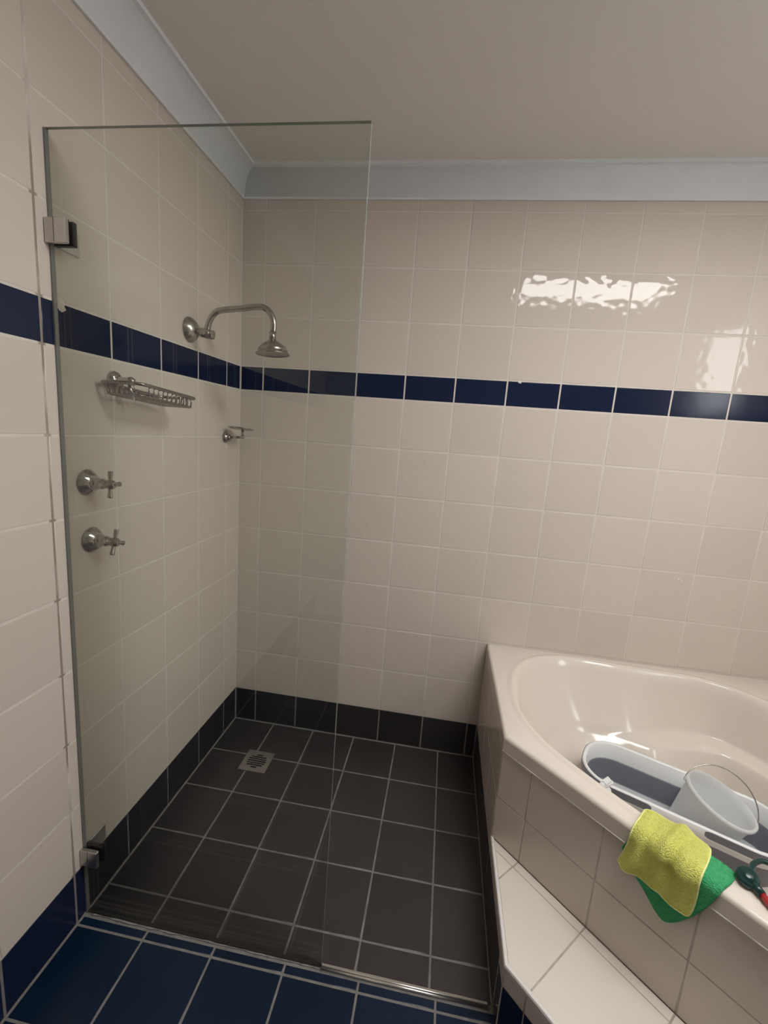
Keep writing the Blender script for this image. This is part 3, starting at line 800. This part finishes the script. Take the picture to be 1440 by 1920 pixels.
# ================================================================== THINGS IN AND ON THE BATH
# mop tub
U = Vector((0.9, -0.436, 0)).normalized(); V = Vector((-U.y, U.x, 0))
tub_c = U * 1.75 + V * 0.2765; TZ = 0.400; TB = 0.126
tub_c.z = 0
tub = empty('mop_tub', (tub_c.x, tub_c.y, TB)); TO = tuple(tub.location)
tag(tub, 'long white and grey collapsible mop tub lying in the bath', 'tub')
def outline(hl, hw, r, n=10):
    p = []
    for cx, cy, a0 in ((hl - r, hw - r, 0), (-hl + r, hw - r, PI / 2), (-hl + r, -hw + r, PI), (hl - r, -hw + r, 1.5 * PI)):
        for k in range(n + 1):
            a = a0 + PI / 2 * k / n; p.append((cx + r * math.cos(a), cy + r * math.sin(a)))
    return p
def tub_rings(lv):
    """lv: [(half length, half width, corner radius, z)]"""
    v = []; n = 0
    for hl, hw, r, z in lv:
        o = outline(hl, hw, r); n = len(o)
        v += [tub_c + U * a + V * b + Vector((0, 0, z)) for a, b in o]
    f = [(i * n + k, i * n + (k + 1) % n, (i + 1) * n + (k + 1) % n, (i + 1) * n + k) for i in range(len(lv) - 1) for k in range(n)]
    return v, f, n
def tub_part(name, lv, m, capn=None, parent=tub):
    v, f, n = tub_rings(lv)
    if capn is not None: f.append(tuple(capn * n + k for k in range(n)))
    b = MB(); b.add(v, f, True)
    o = b.build(name, m, parent, TO); return o
HL, HW = 0.2713, 0.1185
I = 0.012   # rim width
rim_lv = [(HL - .001, HW - .001, .100, TZ - .030), (HL, HW, .101, TZ - .028), (HL, HW, .101, TZ - .004), (HL - .002, HW - .002, .099, TZ),
          (HL - .009, HW - .009, .092, TZ), (HL - .012, HW - .012, .089, TZ - .004), (HL - .017, HW - .017, .084, TZ - .055)]
tub_part('rim', rim_lv, 'plastic_white')
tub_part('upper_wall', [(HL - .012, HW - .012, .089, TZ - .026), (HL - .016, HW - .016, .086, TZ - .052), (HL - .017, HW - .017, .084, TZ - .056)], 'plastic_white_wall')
fold = [(HL - .017, HW - .017, .084, TZ - .054), (HL - .022, HW - .022, .079, TZ - .058), (HL - .022, HW - .022, .079, TZ - .086), (HL - .027, HW - .027, .074, TZ - .090),
        (HL - .027, HW - .027, .074, TZ - .122), (HL - .031, HW - .031, .070, TZ - .126)]
tub_part('folding_band', fold, 'plastic_grey')
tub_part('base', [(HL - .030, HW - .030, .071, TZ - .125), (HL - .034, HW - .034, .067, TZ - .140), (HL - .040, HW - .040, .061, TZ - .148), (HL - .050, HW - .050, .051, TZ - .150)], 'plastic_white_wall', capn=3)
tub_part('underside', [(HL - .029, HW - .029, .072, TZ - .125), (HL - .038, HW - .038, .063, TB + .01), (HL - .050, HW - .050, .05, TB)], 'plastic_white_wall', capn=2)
def grip(side):
    """rubber grip wrapped round one end of the rim"""
    o = outline(HL + .0014, HW + .0014, .1022, 14)
    pts = []
    # arc-length walk along the outline
    P = [Vector((a, b)) for a, b in o] + [Vector(o[0])]
    dense = []
    for i in range(len(P) - 1):
        m2 = max(1, int((P[i + 1] - P[i]).length / 0.008))
        for k in range(m2): dense.append(P[i].lerp(P[i + 1], k / m2))
    sel = [p for p in dense if p.x * side > 0.058]
    # order by angle about the end
    sel.sort(key=lambda p: math.atan2(p.y, (p.x - 0.05 * side) * side))
    v = []; n = len(sel)
    for i, p in enumerate(sel):
        e = min(i, n - 1 - i); hh = 0.0105 * (min(1.0, math.sqrt(max(0.0, 1 - (1 - min(1, (e + .35) / 2.0)) ** 2))))
        q = tub_c + U * p.x + V * p.y
        qi = tub_c + U * (p.x * .985) + V * (p.y * .97)
        v += [q + Vector((0, 0, TZ - .014 - hh)), q + Vector((0, 0, TZ - .014 + hh)), qi + Vector((0, 0, TZ - .0135 + hh)), qi + Vector((0, 0, TZ - .0145 - hh))]
    f = [(i * 4 + k, i * 4 + (k + 1) % 4, i * 4 + 4 + (k + 1) % 4, i * 4 + 4 + k) for i in range(n - 1) for k in range(4)]
    f += [(0, 1, 2, 3), tuple(4 * n - 4 + k for k in (3, 2, 1, 0))]
    MB().add(v, f).build('grip', 'plastic_grey', tub, TO)
grip(-1); grip(1)

# clear bucket leaning inside the tub
BM = Vector((1.786, -0.560, 0.432)); BA = Vector((0.305, -0.112, 0.946)).normalized(); BR = 0.092; BH = 0.180
bb = BM - BA * BH
bu = empty('plastic_bucket', tuple(bb)); BUO = tuple(bb)
tag(bu, 'translucent white bucket with wire handle leaning inside the mop tub', 'bucket')
prof = [(0.0, 0.004), (0.060, 0.004), (0.066, 0.0), (0.069, 0.004), (BR - .006, BH - .022), (BR - .004, BH - .020), (BR - .004, BH - .012), (BR + .001, BH - .011), (BR + .0025, BH - .007), (BR + .002, BH - .001), (BR - .003, BH),
        (BR - .0055, BH - .002), (BR - .0075, BH - .022), (0.0675, 0.008), (0.0, 0.0065)]
lathe_part('body', prof, bb, BA, 'bucket_plastic', bu, BUO, n=48)
hu = (U - BA * U.dot(BA)).normalized(); hv = BA.cross(hu).normalized()
if hv.y < 0: hv = -hv
hp = []
for k in range(25):
    a = PI * k / 24
    hp.append(BM - BA * 0.012 - hu * (BR + .003) * math.cos(a) + (hv * 0.62 + BA * 0.78).normalized() * (BR + 0.004) * math.sin(a) * 0.98)
MB().tube(hp, 0.0016, 8).build('wire_handle', 'chrome_worn', bu, BUO)
for s in (-1, 1):
    lathe_part('handle_lug', [(0.008, -0.004), (0.008, 0.004), (0.005, 0.006)], BM - BA * 0.012 + hu * s * (BR - .002), hu * s, 'bucket_plastic', bu, BUO, n=12)

# white spray bottle between tub and bath side
sbx, sby = 1.4500, -0.598
bo = empty('spray_bottle', (sbx, sby, 0.15)); BOO = (sbx, sby, 0.15)
tag(bo, 'white plastic bottle with flip nozzle standing behind the bath edge', 'bottle')
lathe_part('body', [(0.024, 0.150), (0.028, 0.154), (0.0285, 0.36), (0.027, 0.385), (0.022, 0.402), (0.014, 0.412), (0.0125, 0.418)], (sbx, sby, 0), (0, 0, 1), 'plastic_white', bo, BOO)
lathe_part('collar', [(0.0155, 0.416), (0.0160, 0.419), (0.0155, 0.432), (0.011, 0.434), (0.010, 0.440)], (sbx, sby, 0), (0, 0, 1), 'plastic_white', bo, BOO, n=20)
nz = MB()
c = Vector((sbx, sby, 0.447)); d1 = Vector((0.92, 0.25, 0.28)).normalized()
nz.lathe([(0.006, -0.019), (0.0085, -0.016), (0.0095, 0.0), (0.0075, 0.010), (0.0050, 0.020), (0.0035, 0.021)], c, d1, 14)
nz.build('nozzle', 'plastic_white', bo, BOO)
fl_p = MB().box((-0.010, -0.008, 0), (0.012, 0.008, 0.005), 0.0015); 
fo = fl_p.build('flip_top', 'plastic_white', bo); fo.location = c + Vector((0.000, 0, 0.009)) - Vector(BOO); fo.rotation_euler = (0.25, -0.55, 0.4)

# ---- cloths draped over the bath edge
EV = Vector((R2, -R2, 0)); NV = Vector((R2, R2, 0))
RO = 0.012
def drape(e, w, off):
    """e along the bath edge, w across it (0 at the outer edge, + over the rim, - hanging); off = height above the surface"""
    s_edge = so; q = PI / 2 * RO
    if w >= RO: s, z = s_edge + w, ZR1 + off
    elif w <= -RO: s, z = s_edge - off, ZR1 + w
    else:
        a = (w + RO) / (2 * RO) * PI / 2       # 0 hanging .. pi/2 flat
        cs, cz = s_edge + RO, ZR1 - RO
        s = cs - (RO + off) * math.cos(a); z = cz + (RO + off) * math.sin(a)
    if w > 0.066:                               # beyond the lip it sinks into the bath
        z -= min((w - 0.066) ** 2 * 14, 0.05)
    return EV * e + NV * s + Vector((0, 0, z))
def cloth(name, corners, off, amp, m, seed, n=44, bow=None, fold=None):
    rnd = random.Random(seed); ph = [rnd.uniform(0, 6.28) for _ in range(6)]
    c00, c10, c11, c01 = [Vector(c) for c in corners]
    v = []
    for j in range(n + 1):
        for i in range(n + 1):
            a, b = i / n, j / n
            p = c00 * (1 - a) * (1 - b) + c10 * a * (1 - b) + c11 * a * b + c01 * (1 - a) * b
            if bow:
                p += Vector(bow[0]) * (4 * a * (1 - a)) * (1 - b) ** 2 + Vector(bow[1]) * (4 * a * (1 - a)) * b ** 2
                p += Vector(bow[2]) * (4 * b * (1 - b)) * (1 - a) ** 2 + Vector(bow[3]) * (4 * b * (1 - b)) * a ** 2
            cn = abs(2 * a - 1) ** 6 * abs(2 * b - 1) ** 6; mid = (c00 + c10 + c11 + c01) * 0.25
            p = p + (mid - p) * (0.065 * cn)
            wv = amp * (0.55 + 0.45 * math.sin(a * 7.2 + b * 2.3 + ph[0]) * math.sin(b * 4.1 - a * 1.7 + ph[1]) + 0.30 * math.sin(a * 15 - b * 6 + ph[2]))
            h = off + max(wv, -off * 0.3)
            if fold: h += fold(a, b)
            v.append(drape(p.x, p.y, h))
    f = [(j * (n + 1) + i, j * (n + 1) + i + 1, (j + 1) * (n + 1) + i + 1, (j + 1) * (n + 1) + i) for j in range(n) for i in range(n)]
    return v, f, n
def cloth_obj(name, v, f, n, m, label, hem=None):
    o = link(name, mk(name, v, f, m, True)); tag(o, label, 'cloth')
    md = o.modifiers.new('thickness', 'SOLIDIFY'); md.thickness = 0.0032; md.offset = 0.0
    if hem:
        loop = [v[i] for i in range(n + 1)] + [v[j * (n + 1) + n] for j in range(1, n + 1)] + [v[n * (n + 1) + i] for i in range(n - 1, -1, -1)] + [v[j * (n + 1)] for j in range(n - 1, 0, -1)]
        MB().tube(loop, 0.0023, 6, closed=True).build('hem', hem, o)
    return o
# corners as (e, w): hanging-left, hanging-right, inner-right, inner-left
gf = lambda a, b: 0.010 * math.exp(-((a - 0.17) / 0.06) ** 2) * (1 - b) 
v, f, n = cloth('g', [(1.588, -0.066), (1.700, -0.163), (1.788, 0.070), (1.640, 0.062)], 0.0035, 0.0022, 'cloth_green', 3,
                bow=[(0.0, -0.002), (0, 0.004), (0, 0), (0.016, -0.006)], fold=gf)
cloth_obj('microfibre_cloth', v, f, n, 'cloth_green', 'green microfibre cloth hanging over the bath edge under the yellow one')
def yf(a, b):
    r = 0.015 * math.exp(-((a - 0.42 - 0.20 * b) / 0.10) ** 2) * min(1, b * 1.6)      # tall pleat rising to the rim
    r += 0.010 * math.exp(-((a - 0.16) / 0.09) ** 2) * (1 - b)
    r += 0.008 * math.exp(-((a - 0.78) / 0.10) ** 2) * (1 - abs(b - .45))
    r -= 0.003 * math.exp(-((a - 0.60 - .05 * b) / 0.05) ** 2)
    r -= 0.006 * math.exp(-((a - 0.30 + 0.08 * b) / 0.07) ** 2) * math.exp(-((b - 0.45) / 0.30) ** 2)
    r -= 0.005 * math.exp(-((a - 0.62) / 0.10) ** 2) * math.exp(-((b - 0.36) / 0.16) ** 2)
    return max(r, -0.007)
v, f, n = cloth('y', [(1.588, -0.098), (1.740, -0.098), (1.732, 0.086), (1.598, 0.070)], 0.0115, 0.0045, 'cloth_yellow', 11,
                bow=[(0.0, 0.006), (0, 0.006), (0.014, 0.0), (0.006, 0)], fold=yf)
cloth_obj('microfibre_cloth', v, f, n, 'cloth_yellow', 'yellow microfibre cloth lying on top of the green one', 'cloth_hem_yellow')

# ---- dark green tool with red handle beside the cloths
tz = ZR1 + 0.0075
tl = empty('hand_tool', (1.584, -0.962, ZR1)); TLO = (1.584, -0.962, ZR1)
tag(tl, 'dark green round-headed hand tool with red handle on the bath edge', 'hand tool')
hc = Vector((1.5835, -0.9610, ZR1 + 0.016))
lathe_part('head', [(0.012, -0.009), (0.0185, -0.007), (0.0205, 0.0), (0.0195, 0.006), (0.016, 0.009), (0.010, 0.0085), (0.0095, 0.010), (0.004, 0.011), (0.0, 0.011)], hc, (-0.15, -0.35, 0.92), 'green_dark', tl, TLO, n=32)
lp = [hc + Vector((0.012, 0.012, 0.002)), hc + Vector((0.030, 0.032, 0.004)), hc + Vector((0.055, 0.044, 0.004)), hc + Vector((0.078, 0.036, 0.0)), hc + Vector((0.084, 0.012, -0.004))]
MB().tube(catmull(lp, 6), [0.0055] * 25, 10).build('loop', 'green_dark', tl, TLO)
MB().tube([hc + Vector((0.004, -0.010, -0.002)), hc + Vector((0.010, -0.030, -0.004))], [0.010, 0.008], 12).build('neck', 'green_dark', tl, TLO)
MB().tube([hc + Vector((0.009, -0.027, -0.004)), hc + Vector((0.014, -0.045, -0.006)), hc + Vector((0.030, -0.098, -0.007)), hc + Vector((0.034, -0.11, -0.007))], [0.006, 0.0075, 0.0085, 0.006], 12).build('handle', 'red_plastic', tl, TLO)

# ---- small marks: chipped grout on the band and a sticker residue on the tiles
def blob(name, c, n3, r, m, parent, seed):
    rnd = random.Random(seed); c = Vector(c); a = Vector(n3); u = a.cross(Vector((0, 0, 1))).normalized(); w = a.cross(u)
    k = 12; v = [c + (u * math.cos(2 * PI * i / k) + w * math.sin(2 * PI * i / k)) * r * rnd.uniform(0.6, 1.15) for i in range(k)]
    v2 = [c + (p - c) * 0.6 + a * 0.0006 for p in v]
    f = [(i, (i + 1) % k, k + (i + 1) % k, k + i) for i in range(k)] + [tuple(range(k, 2 * k))]
    MB().add(v + v2, f, False).build(name, m, parent)
blob('grout_chip', (1.147, -0.0002, ZB1 - 0.004), (0, -1, 0), 0.006, 'trim_white', wall_back, 2)
blob('grout_chip', (0.0002, -0.8777, ZB1 - 0.006), (1, 0, 0), 0.013, 'grout_wall', wall_left, 5)
for k, (dx, dz, r) in enumerate(((0, 0, .004), (0.012, -0.006, .003), (0.006, 0.006, .0025), (-0.014, 0.005, .002))):
    blob('glue_mark', (1.8456 + dx, -0.0001, 0.9292 + dz), (0, -1, 0), r, 'trim_white', wall_back, 20 + k)
